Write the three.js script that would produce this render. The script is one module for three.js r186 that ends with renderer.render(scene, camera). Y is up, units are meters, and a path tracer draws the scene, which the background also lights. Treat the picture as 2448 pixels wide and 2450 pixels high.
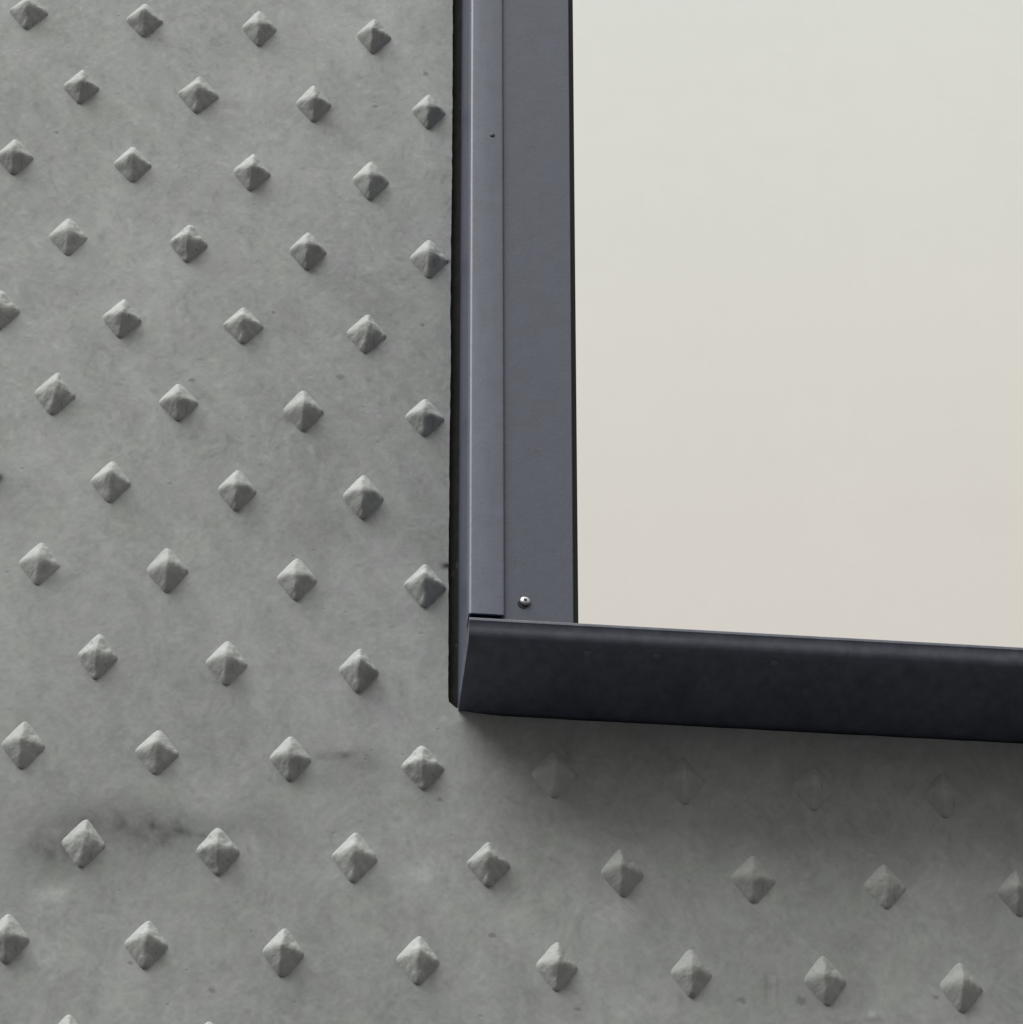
import * as THREE from 'three';
import { mergeGeometries, toCreasedNormals, mergeVertices } from 'three/addons/utils/BufferGeometryUtils.js';

/* ------------------------------------------------------------------ camera, sky, sun, exposure */
const Y0 = 5.69;                                   // height of the top row of studs above the street
const scene = new THREE.Scene();
const camera = new THREE.PerspectiveCamera(13.5805, 1023 / 1024, 0.1, 800);
camera.position.set(0.2311, Y0 - 4.0897, 3.9352);
camera.rotation.set(0.69416, -0.10087, -0.00434, 'YXZ');
scene.add(camera);

const renderer = new THREE.WebGLRenderer({ antialias: true });
renderer.toneMapping = THREE.LinearToneMapping;
renderer.toneMappingExposure = 3.6;
renderer.shadowMap.enabled = true;
renderer.shadowMap.type = THREE.PCFSoftShadowMap;

// an overcast sky: cool and bright overhead, warmer and dimmer towards the horizon
function overcastSky() {
  const w = 256, h = 128, data = new Float32Array(w * h * 4);
  for (let j = 0; j < h; j++) {
    const e = Math.asin(Math.sin(((j + 0.5) / h - 0.5) * Math.PI)), s = Math.max(0, Math.sin(e));
    const L = SKY_ZENITH * (1 + 2.5 * s) / 3.5;
    const t = THREE.MathUtils.smoothstep(s, 0.57, 0.79);
    const warm = [1.055, 0.995, 0.92], cool = [0.975, 1.01, 0.945];
    for (let i = 0; i < w; i++) {
      const k = (j * w + i) * 4;
      for (let c = 0; c < 3; c++) data[k + c] = L * (warm[c] + (cool[c] - warm[c]) * t);
      data[k + 3] = 1;
    }
  }
  const t = new THREE.DataTexture(data, w, h, THREE.RGBAFormat, THREE.FloatType);
  t.mapping = THREE.EquirectangularReflectionMapping;
  t.magFilter = t.minFilter = THREE.LinearFilter;
  t.needsUpdate = true;
  return t;
}
const SKY_ZENITH = 0.252;
const sky = overcastSky();
scene.background = sky;
scene.environment = sky;

const sun = new THREE.DirectionalLight(new THREE.Color(1.0, 0.985, 0.95), 1.5);
sun.position.set(-0.42 * 20, Y0 + 0.87 * 20, 0.27 * 20);
sun.target.position.set(0, Y0, 0);
sun.castShadow = true;
sun.shadow.radius = 92;
sun.shadow.mapSize.set(2048, 2048);
Object.assign(sun.shadow.camera, { left: -6, right: 6, top: 8, bottom: -8, near: 0.5, far: 60 });
scene.add(sun, sun.target);

/* ------------------------------------------------------------------ noise and textures */
function rng(seed) { let s = seed >>> 0; return () => { s = (s + 0x6D2B79F5) | 0; let t = Math.imul(s ^ (s >>> 15), 1 | s); t = (t + Math.imul(t ^ (t >>> 7), 61 | t)) ^ t; return ((t ^ (t >>> 14)) >>> 0) / 4294967296; }; }
function makeNoise(seed) {                          // smooth value noise, -1..1
  const r = rng(seed), N = 256, tab = new Float32Array(N * N);
  for (let i = 0; i < tab.length; i++) tab[i] = r() * 2 - 1;
  return (x, y) => {
    const xi = Math.floor(x), yi = Math.floor(y), fx = x - xi, fy = y - yi;
    const u = fx * fx * (3 - 2 * fx), v = fy * fy * (3 - 2 * fy);
    const a = (yi & 255) * N, b = ((yi + 1) & 255) * N, c = xi & 255, d = (xi + 1) & 255;
    const p = tab[a + c] + (tab[a + d] - tab[a + c]) * u, q = tab[b + c] + (tab[b + d] - tab[b + c]) * u;
    return p + (q - p) * v;
  };
}
const n1 = makeNoise(11), n2 = makeNoise(23), n3 = makeNoise(37), n4 = makeNoise(53);
const fbm = (n, x, y, o) => { let s = 0, a = 0.5, t = 0; for (let i = 0; i < o; i++) { s += a * n(x, y); t += a; x = x * 2.03 + 17.1; y = y * 2.03 + 9.7; a *= 0.55; } return s / t; };
const smooth = THREE.MathUtils.smoothstep, clamp = THREE.MathUtils.clamp;
const toByte = (l) => { l = clamp(l, 0, 1); return Math.round(255 * (l <= 0.0031308 ? 12.92 * l : 1.055 * l ** (1 / 2.4) - 0.055)); };
function texture(data, w, h, color, wrap = THREE.RepeatWrapping) {
  const t = new THREE.DataTexture(data, w, h, THREE.RGBAFormat, THREE.UnsignedByteType);
  t.wrapS = t.wrapT = wrap; t.magFilter = THREE.LinearFilter; t.minFilter = THREE.LinearMipmapLinearFilter; t.generateMipmaps = true;
  if (color) t.colorSpace = THREE.SRGBColorSpace;
  t.needsUpdate = true;
  return t;
}
function paint(w, h, f, wrap) {                     // f(x, y) returns [r, g, b, height 0..1]; linear colour
  const col = new Uint8Array(w * h * 4), bmp = new Uint8Array(w * h * 4);
  for (let j = 0; j < h; j++) for (let i = 0; i < w; i++) {
    const [r, g, b, z] = f(i, j), k = (j * w + i) * 4;
    col[k] = toByte(r); col[k + 1] = toByte(g); col[k + 2] = toByte(b); col[k + 3] = 255;
    bmp[k] = bmp[k + 1] = bmp[k + 2] = Math.round(255 * clamp(z, 0, 1)); bmp[k + 3] = 255;
  }
  return { map: texture(col, w, h, true, wrap), bump: texture(bmp, w, h, false, wrap) };
}

// cast concrete: one sheet of 2 m by 2 m (about a millimetre per texel), mirrored beyond
const TX = -0.35, TY = -1.75, TS = 2.0, TN = 2048;  // its corner in wall metres (x, y below the top row) and size
const WALL_BASE = 0.298;
const gauss = (x, y, cx, cy, sx, sy) => { const a = (x - cx) / sx, b = (y - cy) / sy, q = a * a + b * b; return q > 9 ? 0 : Math.exp(-q); };
const stains = [
  [0.17, -1.31, 0.13, 0.055, -0.08], [0.34, -1.285, 0.09, 0.030, -0.06], [0.46, -1.195, 0.06, 0.03, -0.04],                                    // x, y, half width, half height, strength (dirt and laitance marks in the casting)
  [0.20, -1.287, 0.085, 0.030, -0.20], [0.11, -1.335, 0.045, 0.030, -0.17], [0.262, -1.287, 0.032, 0.007, -0.10],
  [0.435, -1.176, 0.030, 0.010, -0.20], [0.46, -1.19, 0.016, 0.008, -0.12], [0.40, -1.21, 0.05, 0.02, -0.07], [0.114, -1.388, 0.022, 0.014, 0.13], [0.526, -1.321, 0.020, 0.012, 0.12],
  [0.30, -1.235, 0.05, 0.02, 0.06], [0.33, -1.305, 0.02, 0.012, 0.10], [0.098, -0.94, 0.028, 0.012, -0.12], [0.118, -0.945, 0.02, 0.006, 0.10],
  [0.57, -1.114, 0.022, 0.010, 0.14], [0.50, -1.02, 0.04, 0.06, 0.04], [0.12, -1.46, 0.05, 0.02, 0.06], [0.90, -1.47, 0.09, 0.035, -0.05],
  [0.77, -1.485, 0.03, 0.020, 0.06], [1.03, -1.482, 0.016, 0.007, 0.16], [1.036, -1.487, 0.012, 0.006, -0.15], [0.66, -1.37, 0.05, 0.03, 0.05], [0.73, -1.38, 0.03, 0.02, 0.06],
  [0.02, -0.796, 0.008, 0.008, -0.35], [0.548, -0.395, 0.010, 0.005, -0.45], [0.55, -0.888, 0.010, 0.006, -0.35], [0.25, -0.30, 0.05, 0.02, -0.03], [0.17, -1.04, 0.06, 0.05, -0.04],
];
const streaks = [[0.393, -0.675, -0.765, 0.0035, -0.13], [0.386, -0.68, -0.75, 0.006, 0.06], [0.813, -1.478, -1.56, 0.004, -0.22], [0.80, -1.478, -1.56, 0.006, 0.07],
  [0.909, -1.445, -1.476, 0.0022, -0.16], [0.917, -1.447, -1.476, 0.0022, 0.12], [0.921, -1.445, -1.477, 0.0018, -0.14], [0.215, -0.16, -0.19, 0.003, -0.05], [0.70, -1.36, -1.42, 0.005, -0.05]];
const pits = [[0.882, -1.4775, 0.0045], [0.948, -1.474, 0.0055], [0.606, -1.409, 0.004], [0.547, -1.228, 0.003], [0.52, -0.064, 0.004], [0.05, -0.215, 0.003],
  [0.16, -0.02, 0.003], [0.455, -0.13, 0.003], [0.335, -0.50, 0.003], [0.42, -0.60, 0.0045], [0.24, -0.62, 0.004], [0.52, -0.505, 0.003], [0.30, -1.50, 0.004], [0.21, -1.47, 0.003], [0.70, -1.50, 0.003], [1.10, -1.46, 0.003]];
{ const r = rng(91); for (let i = 0; i < 260; i++) pits.push([TX + r() * TS, TY + r() * TS, 0.0012 + 0.0016 * r() * r()]); }
const pitGrid = new Map();
for (const p of pits) { const k = Math.floor(p[0] / 0.05) + ',' + Math.floor(p[1] / 0.05); (pitGrid.get(k) ?? pitGrid.set(k, []).get(k)).push(p); }
const concrete = paint(TN, TN, (i, j) => {
  const x = TX + (i + 0.5) / TN * TS, y = TY + (j + 0.5) / TN * TS;
  const wx = x + 0.012 * n1(x * 21, y * 21), wy = y + 0.012 * n2(x * 21, y * 21);
  const shadeTone = fbm(n1, x * 1.7 + 4.07, y * 1.7 + 381.71, 2), mott = fbm(n2, wx * 17, wy * 12, 4), blot = fbm(n3, wx * 64, wy * 46, 3), speck = fbm(n1, wx * 150 + 31, wy * 112, 3), fine = fbm(n4, x * 240, y * 200, 2);  // broad noise offset picked to paint shading into the wall: lighter top, darker foot
  const low = smooth(y, -0.75, -1.25), fleck = n2(wx * 92 + 3, wy * 74 + 61) + 0.5 * n4(wx * 210, wy * 170);
  const trail = fbm(n1, wx * 38 + 40, wy * 7, 3);
  let k = 1 + 0.27 * shadeTone + 0.15 * mott + 0.10 * blot + 0.10 * speck + 0.06 * fine + 0.04 * trail;
  k += (0.03 + 0.07 * low) * smooth(fleck, 0.55, 0.95) - (0.05 + 0.06 * low) * smooth(-fleck, 0.62, 1.0);
  const rough = 0.75 + 0.4 * smooth(mott + 0.5 * blot, -0.3, 0.5);
  for (const [cx, cy, sx, sy, s] of stains) { const g = gauss(wx, wy, cx, cy, sx, sy); if (g) k += 2.6 * s * g * rough * (0.75 + 0.45 * blot + 0.3 * speck); }
  for (const [cx, y1, y2, sx, s] of streaks) if (y < y1 + 0.01 && y > y2 - 0.03 && Math.abs(x - cx) < 4 * sx) {
    const dx = (x - cx - 0.002 * n2(y * 40, cx * 90)) / sx; k += 0.7 * s * Math.exp(-dx * dx) * smooth(y, y2 - 0.03, y2) * (1 - smooth(y, y1, y1 + 0.01)) * (0.7 + 0.5 * n3(x * 90, y * 60));
  }
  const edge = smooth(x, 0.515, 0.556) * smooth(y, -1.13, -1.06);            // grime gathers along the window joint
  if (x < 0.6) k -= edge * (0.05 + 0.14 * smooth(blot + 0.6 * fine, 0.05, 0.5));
  let z = 0.5 + 0.05 * mott + 0.07 * blot + 0.10 * speck + 0.12 * fine;
  const gx = Math.floor(x / 0.05), gy = Math.floor(y / 0.05);
  for (let a = -1; a <= 1; a++) for (let b = -1; b <= 1; b++) for (const [px, py, pr] of pitGrid.get((gx + a) + ',' + (gy + b)) ?? []) {
    const d = Math.hypot(x - px, (y - py) * 1.2) / pr * (1 + 0.3 * n4(x * 400, y * 400)); if (d < 1.6) { const g = 1 - smooth(d, 0.5, 1.5); k *= 1 - (pr > 0.0027 ? 0.32 : 0.17) * g; z -= 0.35 * g; }
  }
  const tint = fbm(n3, wx * 34 + 90, wy * 26, 4), tint2 = fbm(n4, wx * 40 + 9, wy * 30 + 70, 4);
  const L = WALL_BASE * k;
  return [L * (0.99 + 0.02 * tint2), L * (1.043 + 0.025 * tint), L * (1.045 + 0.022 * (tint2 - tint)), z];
}, THREE.MirroredRepeatWrapping);

// painted metal: faint vertical wiping marks and dust
const metalTex = paint(512, 512, (i, j) => {
  const x = i / 512, y = j / 512, brush = fbm(n1, x * 70, y * 6, 3), dust = fbm(n2, x * 28, y * 28, 4), fine = fbm(n4, x * 200, y * 200, 2), sp = n3(x * 120, y * 90);
  const k = 0.86 + 0.03 * brush + 0.09 * dust + 0.035 * fine - 0.16 * smooth(sp, 0.84, 0.97);
  const run = smooth(fbm(n3, x * 55, y * 4 + 7, 3), 0.12, 0.45) * (0.5 + 0.5 * n2(x * 9, y * 14)), fleck = smooth(n1(x * 170 + 5, y * 150), 0.86, 0.97);
  const q = k - 0.09 * run + 0.10 * fleck;
  return [q, q, q * (1 - 0.03 * run), 0.5 + 0.2 * dust + 0.2 * fine];
}, THREE.RepeatWrapping);
// the sill carries more settled dust and water marks
const sillTex = paint(512, 512, (i, j) => {
  const x = i / 512, y = j / 512, dust = fbm(n2, x * 34, y * 50, 5), blot = fbm(n1, x * 9, y * 14, 3), fine = fbm(n4, x * 190, y * 190, 2);
  const k = 0.82 + 0.26 * dust + 0.16 * blot + 0.08 * fine + 0.2 * smooth(n3(x * 130, y * 130), 0.8, 0.97);
  return [k, k, k * (1.0 - 0.05 * blot), 0.5 + 0.4 * dust];
});
// stud skin: the same concrete, a small patch
const studTex = paint(256, 256, (i, j) => {
  const x = i / 256, y = j / 256, a = fbm(n2, x * 9, y * 9, 4), f = fbm(n4, x * 40, y * 40, 3);
  const k = 0.92 * (1 + 0.10 * a + 0.09 * f - 0.25 * smooth(n3(x * 34, y * 34), 0.72, 0.95));
  return [k, k, k, 0.5 + 0.25 * a + 0.3 * f];
});
const jointTex = paint(64, 1024, (i, j) => {
  const x = i / 64, y = j / 1024, a = fbm(n2, x * 3, y * 110, 3), crumb = smooth(n3(x * 5, y * 150), 0.62, 0.85) * smooth(n1(1, y * 9), 0.0, 0.4);
  const k = 0.013 * (1 + 0.5 * a) + 0.3 * crumb;
  return [k * 1.02, k, k * 0.95, 0.5 + 0.4 * a];
});
// a thin film of dust on the glass
const glassTex = paint(256, 256, (i, j) => { const x = i / 256, y = j / 256, k = 0.985 + 0.012 * fbm(n1, x * 9, y * 7, 4) + 0.006 * fbm(n4, x * 70, y * 70, 2); return [k, k, k, 0.5]; }, THREE.MirroredRepeatWrapping);
const groundTex = paint(512, 512, (i, j) => {
  const x = i / 32, y = j / 32, k = 0.05 * (1 + 0.3 * fbm(n1, x, y, 4) + 0.3 * n4(i * 0.9, j * 0.9));
  return [k, k, k * 0.98, 0.5 + 0.4 * n4(i * 0.9, j * 0.9)];
});

/* ------------------------------------------------------------------ materials */
const std = (o) => new THREE.MeshStandardMaterial(o);
const M = {
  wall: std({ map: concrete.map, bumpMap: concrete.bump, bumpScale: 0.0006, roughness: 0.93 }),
  ground: std({ map: groundTex.map, bumpMap: groundTex.bump, bumpScale: 0.004, roughness: 0.95 }),
  jamb: std({ color: new THREE.Color().setRGB(0.062, 0.071, 0.111), map: metalTex.map, bumpMap: metalTex.bump, bumpScale: 0.0002, roughness: 0.5 }),
  cover: std({ color: new THREE.Color().setRGB(0.116, 0.129, 0.180), map: metalTex.map, bumpMap: metalTex.bump, bumpScale: 0.0002, roughness: 0.45 }),
  sill: std({ color: new THREE.Color().setRGB(0.082, 0.091, 0.132), map: sillTex.map, bumpMap: sillTex.bump, bumpScale: 0.0003, roughness: 0.5 }),
  joint: std({ map: jointTex.map, bumpMap: jointTex.bump, bumpScale: 0.002, roughness: 0.9 }),
  gasket: new THREE.MeshPhysicalMaterial({ color: new THREE.Color().setRGB(0.016, 0.016, 0.015), roughness: 1, specularIntensity: 0.35 }),
  steel: std({ color: new THREE.Color().setRGB(0.45, 0.46, 0.49), metalness: 1, roughness: 0.55 }),
  hole: std({ color: new THREE.Color().setRGB(0.01, 0.01, 0.012), roughness: 0.9 }),  // near-black, for the socket and the painted screw shadow
  rivet: std({ color: new THREE.Color().setRGB(0.10, 0.11, 0.14), roughness: 0.6 }),
  plug: std({ color: new THREE.Color().setRGB(0.045, 0.05, 0.065), roughness: 0.7 }),
  glass: new THREE.MeshPhysicalMaterial({ color: new THREE.Color().setRGB(0.965, 0.96, 0.945), map: glassTex.map, metalness: 1, roughness: 0.04 }),   // mirror-coated glazing
};
const studMats = [0.97, 1.0, 1.04].map((k) => std({ color: new THREE.Color().setRGB(0.365 * k, 0.383 * k, 0.378 * k), map: studTex.map, bumpMap: studTex.bump, bumpScale: 0.0009, roughness: 0.93 }));

/* ------------------------------------------------------------------ helpers */
function part(name, geometry, material, parent) {
  const m = new THREE.Mesh(geometry, material); m.name = name; m.castShadow = m.receiveShadow = true; parent.add(m); return m;
}
function tag(o, label, category, kind) { o.userData = { label, ...(category ? { category } : {}), ...(kind ? { kind } : {}) }; return o; }
function wallUV(g, dx = 0) {                        // uv straight from wall metres, into the 2 m concrete sheet
  const p = g.attributes.position, uv = new Float32Array(p.count * 2);
  for (let i = 0; i < p.count; i++) { uv[2 * i] = (p.getX(i) - TX + dx + 0.35 * p.getZ(i)) / TS; uv[2 * i + 1] = (p.getY(i) - Y0 - TY) / TS; }
  g.setAttribute('uv', new THREE.BufferAttribute(uv, 2)); return g;
}
function metreUV(g, s = 2, swap = false) {
  const p = g.attributes.position, uv = new Float32Array(p.count * 2);
  for (let i = 0; i < p.count; i++) { const a = (p.getX(i) + (swap ? 0 : 0.7) * p.getZ(i)) * s, b = (p.getY(i) + (swap ? 1 : 0.3) * p.getZ(i)) * s; uv[2 * i] = swap ? b : a; uv[2 * i + 1] = swap ? a : b; }
  g.setAttribute('uv', new THREE.BufferAttribute(uv, 2)); return g;
}
function prismUp(pts, y0, y1) {                     // (x, z) outline standing from y0 to y1
  const s = new THREE.Shape(pts.map(([x, z]) => new THREE.Vector2(x, -z)));
  const g = new THREE.ExtrudeGeometry(s, { depth: y1 - y0, bevelEnabled: false, steps: 1 });
  g.rotateX(-Math.PI / 2).translate(0, y0, 0); return g;
}
function prismAlong(pts, x0, x1) {                  // (z, y) outline running from x0 to x1
  const s = new THREE.Shape(pts.map(([z, y]) => new THREE.Vector2(-z, y)));
  const g = new THREE.ExtrudeGeometry(s, { depth: x1 - x0, bevelEnabled: false, steps: 1 });
  g.rotateY(Math.PI / 2).translate(x0, 0, 0); return g;
}
const box = (x0, x1, y0, y1, z0, z1) => new THREE.BoxGeometry(x1 - x0, y1 - y0, z1 - z0).translate((x0 + x1) / 2, (y0 + y1) / 2, (z0 + z1) / 2);
const arc = (cx, cy, r, a0, a1, n) => Array.from({ length: n + 1 }, (_, i) => { const a = (a0 + (a1 - a0) * i / n) * Math.PI / 180; return [cx + r * Math.cos(a), cy + r * Math.sin(a)]; });

/* ------------------------------------------------------------------ ground */
const ground = part('ground', new THREE.PlaneGeometry(600, 600).rotateX(-Math.PI / 2), M.ground, scene);
{ const uv = ground.geometry.attributes.uv; for (let i = 0; i < uv.count; i++) uv.setXY(i, uv.getX(i) * 300, uv.getY(i) * 300); }
tag(ground, 'dark grey paved street in front of the studded wall', null, 'structure');

/* ------------------------------------------------------------------ concrete wall with its cast studs */
const WX0 = 0.5546, WX1 = 2.2145, WYB = Y0 - 1.1045, WYT = Y0 + 0.9545;   // the opening
const wall = new THREE.Group(); wall.name = 'studded_concrete_wall'; scene.add(wall);
tag(wall, 'grey cast concrete wall covered in staggered diamond-shaped studs', 'wall');
{
  const r = rng(5), s = new THREE.Shape();
  s.moveTo(-4, 0); s.lineTo(6, 0); s.lineTo(6, 9.5); s.lineTo(-4, 9.5); s.closePath();
  const h = new THREE.Path(), jag = (y) => 0.0006 * n1(y * 9, 3) + 0.0004 * n2(y * 120, 8) - 0.0032 * smooth(n3(y * 22, 5), 0.80, 0.98);
  h.moveTo(WX0 + 0.0012, WYB + 0.017);
  const N = 260, top = WYT;
  for (let i = 1; i <= N; i++) { const y = WYB + 0.017 + (top - WYB - 0.017) * i / N; h.lineTo(WX0 + jag(y), y); }
  h.lineTo(WX1, top); h.lineTo(WX1, WYB + 0.0046 * (WX1 - WX0));
  for (let i = 0; i <= 120; i++) { const x = WX1 + (WX0 + 0.05 - WX1) * i / 120; h.lineTo(x, WYB + 0.0046 * (x - WX0) + 0.0003 * n2(x * 40, 2) + (i === 120 ? 0.0012 : 0)); }
  h.lineTo(WX0 + 0.022, WYB + 0.004); h.lineTo(WX0 + 0.009, WYB + 0.009); h.closePath();
  s.holes.push(h);
  const g = new THREE.ExtrudeGeometry(s, { depth: 0.30, bevelEnabled: false, steps: 1 }); g.translate(0, 0, -0.30);
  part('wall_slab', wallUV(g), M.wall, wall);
}
// a stud: a low four-sided pyramid standing on a corner, worn and slightly uneven
function studGeometry(seed) {
  const r = rng(seed), N = 16, a = 0.0275 * (1 + 0.05 * (r() - 0.5)), b = 0.0390 * (1 + 0.05 * (r() - 0.5)), H = STUD_H * (1 + 0.36 * (r() - 0.5));
  const ox = -0.0024 + 0.005 * (r() - 0.5), oy = 0.005 * (r() - 0.5), sx = r() * 90, sy = r() * 90, er = 0.002 + 0.006 * r(), blunt = 0.08 + 0.2 * r();
  const pos = [], uv = [], idx = [];
  for (let j = 0; j <= N; j++) for (let i = 0; i <= N; i++) {
    const p = i / N * 2 - 1, q = j / N * 2 - 1;            // a square grid turned into a diamond
    let x = (p - q) / 2 * a, y = (p + q) / 2 * b;
    const rim = Math.max(Math.abs(p), Math.abs(q));
    const c = Math.hypot(x / a, y / b);
    { const k = 1 - 0.13 * smooth(c, 0.74, 1.0) * smooth(Math.abs(y) / b, 0.5, 1) - 0.06 * smooth(c, 0.8, 1.0); x *= k; y *= k; }      // corners rounded, the upper and lower most
    const t = 1 - rim;
    const xx = Math.sqrt(p * p + er * 3), qq = Math.sqrt(q * q + er * 3);
    const m = Math.log(Math.exp(16 * xx) + Math.exp(16 * qq)) / 16;                    // soft ridges
    const v = Math.max(0, 1.044 - m); let z = H * 1.1 * (v - 0.09 * (1 - Math.exp(-v / 0.09))); z = z / (1 + blunt * Math.max(0, z / H - 0.5));
    if (rim > 0.99) z = -0.0015;
    else { const e = smooth(t, 0, 0.3); z += e * (0.0022 * fbm(n1, sx + x * 90, sy + y * 90, 2) + 0.0007 * n2(sx + x * 420, sy + y * 420)); }
    pos.push(x + ox * t, y + oy * t, z); uv.push(x * 6 + sx, y * 6 + sy);
  }
  for (let j = 0; j < N; j++) for (let i = 0; i < N; i++) {
    const k = j * (N + 1) + i;
    idx.push(k, k + 1, k + N + 2, k, k + N + 2, k + N + 1);
  }
  const g = new THREE.BufferGeometry();
  g.setAttribute('position', new THREE.Float32BufferAttribute(pos, 3)); g.setAttribute('uv', new THREE.Float32BufferAttribute(uv, 2)); g.setIndex(idx);
  g.computeVertexNormals(); if (g.attributes.normal.getZ(Math.floor((N + 1) * (N + 1) / 2)) < 0) { const ix = g.getIndex(); for (let i = 0; i < ix.count; i += 3) { const t = ix.getX(i); ix.setX(i, ix.getX(i + 1)); ix.setX(i + 1, t); } g.computeVertexNormals(); }
  return g;
}
const STUD_H = 0.0190, DX = 0.1503, DY = 0.1316;
const studShapes = Array.from({ length: 12 }, (_, i) => studGeometry(100 + i * 7));
{
  const r = rng(77);
  for (let row = -3; row <= 16; row++) for (let c = -4; c <= 12; c++) {
    const x = -0.0005 + (c + (row & 1 ? 0.5 : 0)) * DX + 0.003 * (r() - 0.5), y = -row * DY + 0.0016 * row / 11 + (row === 12 ? 0.004 : 0) + 0.003 * (r() - 0.5), k = Math.floor(r() * 12), m = Math.floor(r() * 3), turn = 0.09 * (r() - 0.5), sc = 1 + 0.07 * (r() - 0.5);
    if (x > 0.53 && y > -1.135 && y < 0.99 && x < 2.26) continue;          // the window opening
    if (x < -0.35 || x > 1.62 || y < -1.95 || y > 0.36) continue;
    const s = part('stud', studShapes[k], studMats[m], wall);
    s.position.set(x, Y0 + y, 0); s.rotation.z = turn; s.scale.set(sc * (0.96 + 0.08 * r()), sc * (0.96 + 0.08 * r()), sc * (0.85 + 0.3 * r()));
  }
}

/* ------------------------------------------------------------------ window */
const win = new THREE.Group(); win.name = 'framed_window'; win.position.set(0, 0, 0); scene.add(win);
tag(win, 'projecting window with dark grey metal frame and pale sky-reflecting glass', 'window');
const FX0 = 0.5668, FX1 = 2.204, SB = Y0 - 1.1003, ST = Y0 - 1.0725, HT = Y0 + 0.95;   // frame sides, sill bottom and top, head top

const rise = (x) => 0.0046 * (x - FX0);                             // the sill was set very slightly out of level
const lift = (g) => { const p = g.attributes.position; for (let i = 0; i < p.count; i++) p.setY(i, p.getY(i) + rise(p.getX(i))); return g; };
// sill: thin front lip, a nose that leans back, flat underside
const sillOutline = [[-0.12, ST], [0.1385, ST], ...arc(0.1385, ST - 0.002, 0.002, 80, 0, 3), [0.1405, ST - 0.0045], [0.1396, ST - 0.006], [0.1380, ST - 0.015], ...arc(0.1282, SB + 0.0095, 0.0095, -8, -90, 8), [-0.12, SB]];
const sill = part('sill', metreUV(toCreasedNormals(lift(prismAlong(sillOutline, FX0, FX1)), 0.5), 2, true), M.sill, win);
for (const [x, z] of [[0.703, 0.121], [0.782, 0.123], [0.916, 0.122], [1.31, 0.122], [1.7, 0.122]]) {
  const g = new THREE.SphereGeometry(0.005, 14, 6, 0, Math.PI * 2, 0, Math.PI / 2).scale(1, 0.45, 1).rotateX(Math.PI).translate(x, SB + rise(x), z);
  part('rivet', g, M.rivet, sill);
}
// left jamb: a flat post, set back on its outer side behind a hollow cover strip
const CX = 0.6078, GX = 0.6905, JZ = 0.127;
const taper = (g) => { const p = g.attributes.position; for (let i = 0; i < p.count; i++) if (p.getX(i) > 0.66) p.setX(i, p.getX(i) + (p.getY(i) - (Y0 - 0.55)) * 0.0062); g.computeVertexNormals(); return g; };
const jambOutline = [[FX0, -0.12], [FX0, 0.106], [CX - 0.003, 0.106], [CX - 0.003, JZ], [GX - 0.0012, JZ], [GX, JZ - 0.0012], [GX, -0.12]];
const jamb = part('jamb', metreUV(toCreasedNormals(taper(prismUp(jambOutline, ST, HT - 0.12)), 0.4)), M.jamb, win);
const coverOutline = [[FX0, 0.1065], [FX0, 0.120], ...arc(FX0 + 0.0034, 0.1276, 0.0034, 180, 90, 8), ...arc(CX - 0.0022, 0.1288, 0.0022, 90, 0, 6), [CX, JZ + 0.0003], [CX - 0.0025, JZ + 0.0003], [CX - 0.0025, 0.1288], [FX0 + 0.004, 0.1288], [FX0 + 0.0022, 0.127], [FX0 + 0.0022, 0.1065]];
const cover = part('cover_strip', metreUV(toCreasedNormals(prismUp(coverOutline, ST + 0.0132, HT - 0.121), 0.3)), M.cover, win);
cover.userData.label = 'lighter grey raised strip along the outer edge of the frame';
part('rivet', new THREE.SphereGeometry(0.0035, 12, 6, 0, Math.PI * 2, 0, Math.PI / 2).scale(1, 0.4, 1).rotateX(Math.PI / 2).translate(0.594, Y0 - 0.297, 0.131), M.plug, cover);
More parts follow.
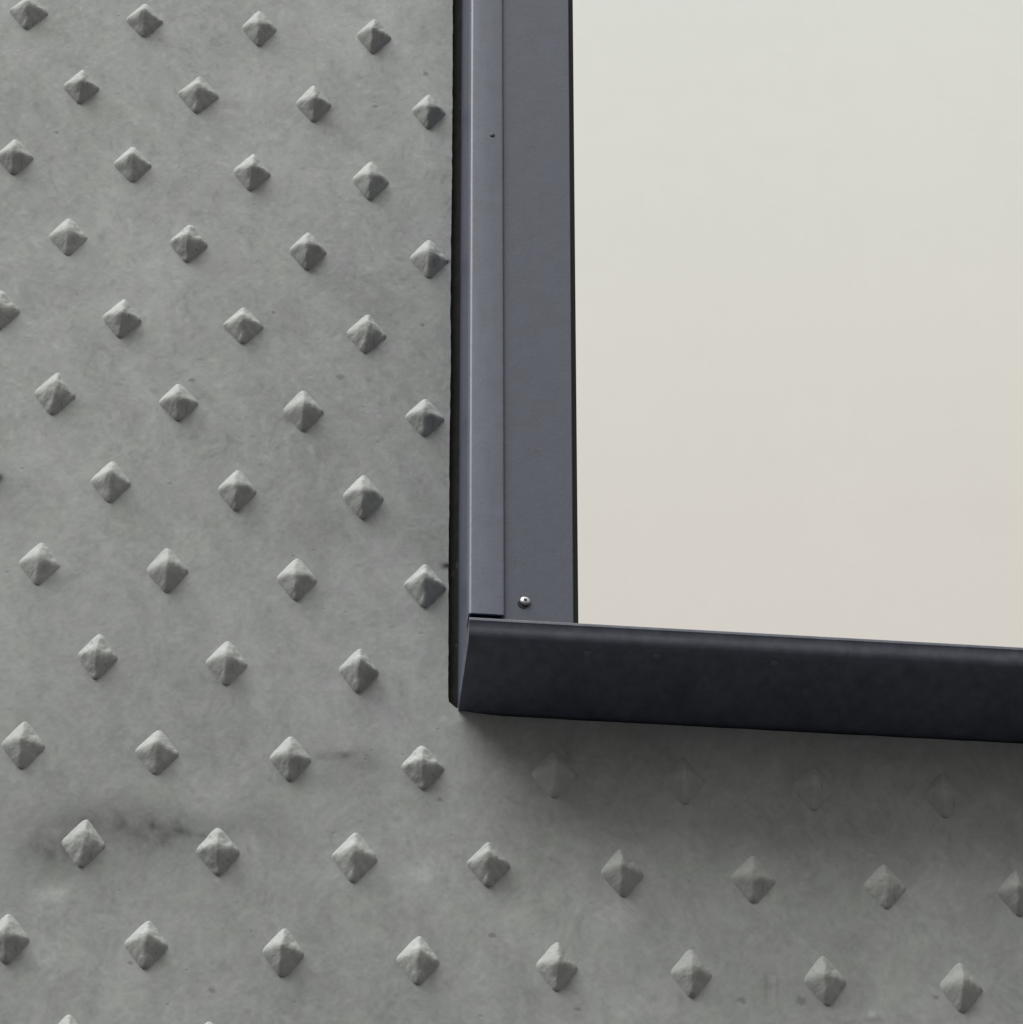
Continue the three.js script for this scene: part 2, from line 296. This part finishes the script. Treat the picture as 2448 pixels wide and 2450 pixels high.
// fixing screw near the foot of the jamb: a bright pan head with a dark socket
{
  const pan = new THREE.LatheGeometry([[0.0001, 0.0032], [0.0028, 0.0031], [0.0046, 0.0026], [0.0058, 0.0016], [0.0062, 0.0002], [0.0062, -0.001]].map(([x, y]) => new THREE.Vector2(x, y)), 24).rotateX(Math.PI / 2).rotateY(0.12).rotateX(-0.16).translate(0.6318, Y0 - 1.0352, JZ + 0.0006);
  const screw = part('screw', pan, M.steel, jamb); screw.userData.label = 'bright steel screw at the foot of the frame';
  part('screw_shadow_disc', new THREE.CylinderGeometry(0.0062, 0.0062, 0.0008, 20).rotateX(Math.PI / 2).translate(0.6292, Y0 - 1.0392, JZ + 0.0001), M.hole, jamb);  // dark disc laid on the jamb as the screw's painted shadow
  part('socket', new THREE.CylinderGeometry(0.0021, 0.0021, 0.0012, 6).rotateX(Math.PI / 2).rotateY(0.12).rotateX(-0.16).translate(0.6316, Y0 - 1.0358, JZ + 0.0036), M.hole, jamb);
}
part('gasket', taper(box(GX + 0.0002, GX + 0.0052, ST + 0.0004, HT - 0.12, 0.10, JZ - 0.0012)), M.gasket, win);
part('glass_pane', box(GX + 0.0005, FX1 - 0.127, ST - 0.004, HT - 0.118, 0.118, 0.1235), M.glass, win);
// right jamb and head, out of the photograph but part of the same frame
part('jamb', metreUV(box(FX1 - 0.128, FX1, ST, HT - 0.12, -0.12, JZ)), M.jamb, win);
part('head', metreUV(box(FX0, FX1, HT - 0.12, HT, -0.12, JZ + 0.008), 2, true), M.jamb, win);
// dark sealant in the joint between concrete and frame
{
  const a = box(WX0 - 0.006, FX0, SB, HT, -0.06, -0.012), b = lift(box(WX0 - 0.006, FX1 + 0.016, WYB - 0.006, SB, -0.06, -0.004)), c = box(FX1, WX1 + 0.006, SB, HT, -0.06, -0.012), d = box(WX0 - 0.006, FX1 + 0.016, HT, WYT + 0.006, -0.06, -0.012);
  const g = mergeGeometries([a, b, c, d]);
  const p = g.attributes.position, uv = g.attributes.uv; for (let i = 0; i < p.count; i++) uv.setXY(i, p.getX(i) * 40, p.getY(i) * 0.5);
  part('sealant_joint', g, M.joint, win);
}

renderer.render(scene, camera);
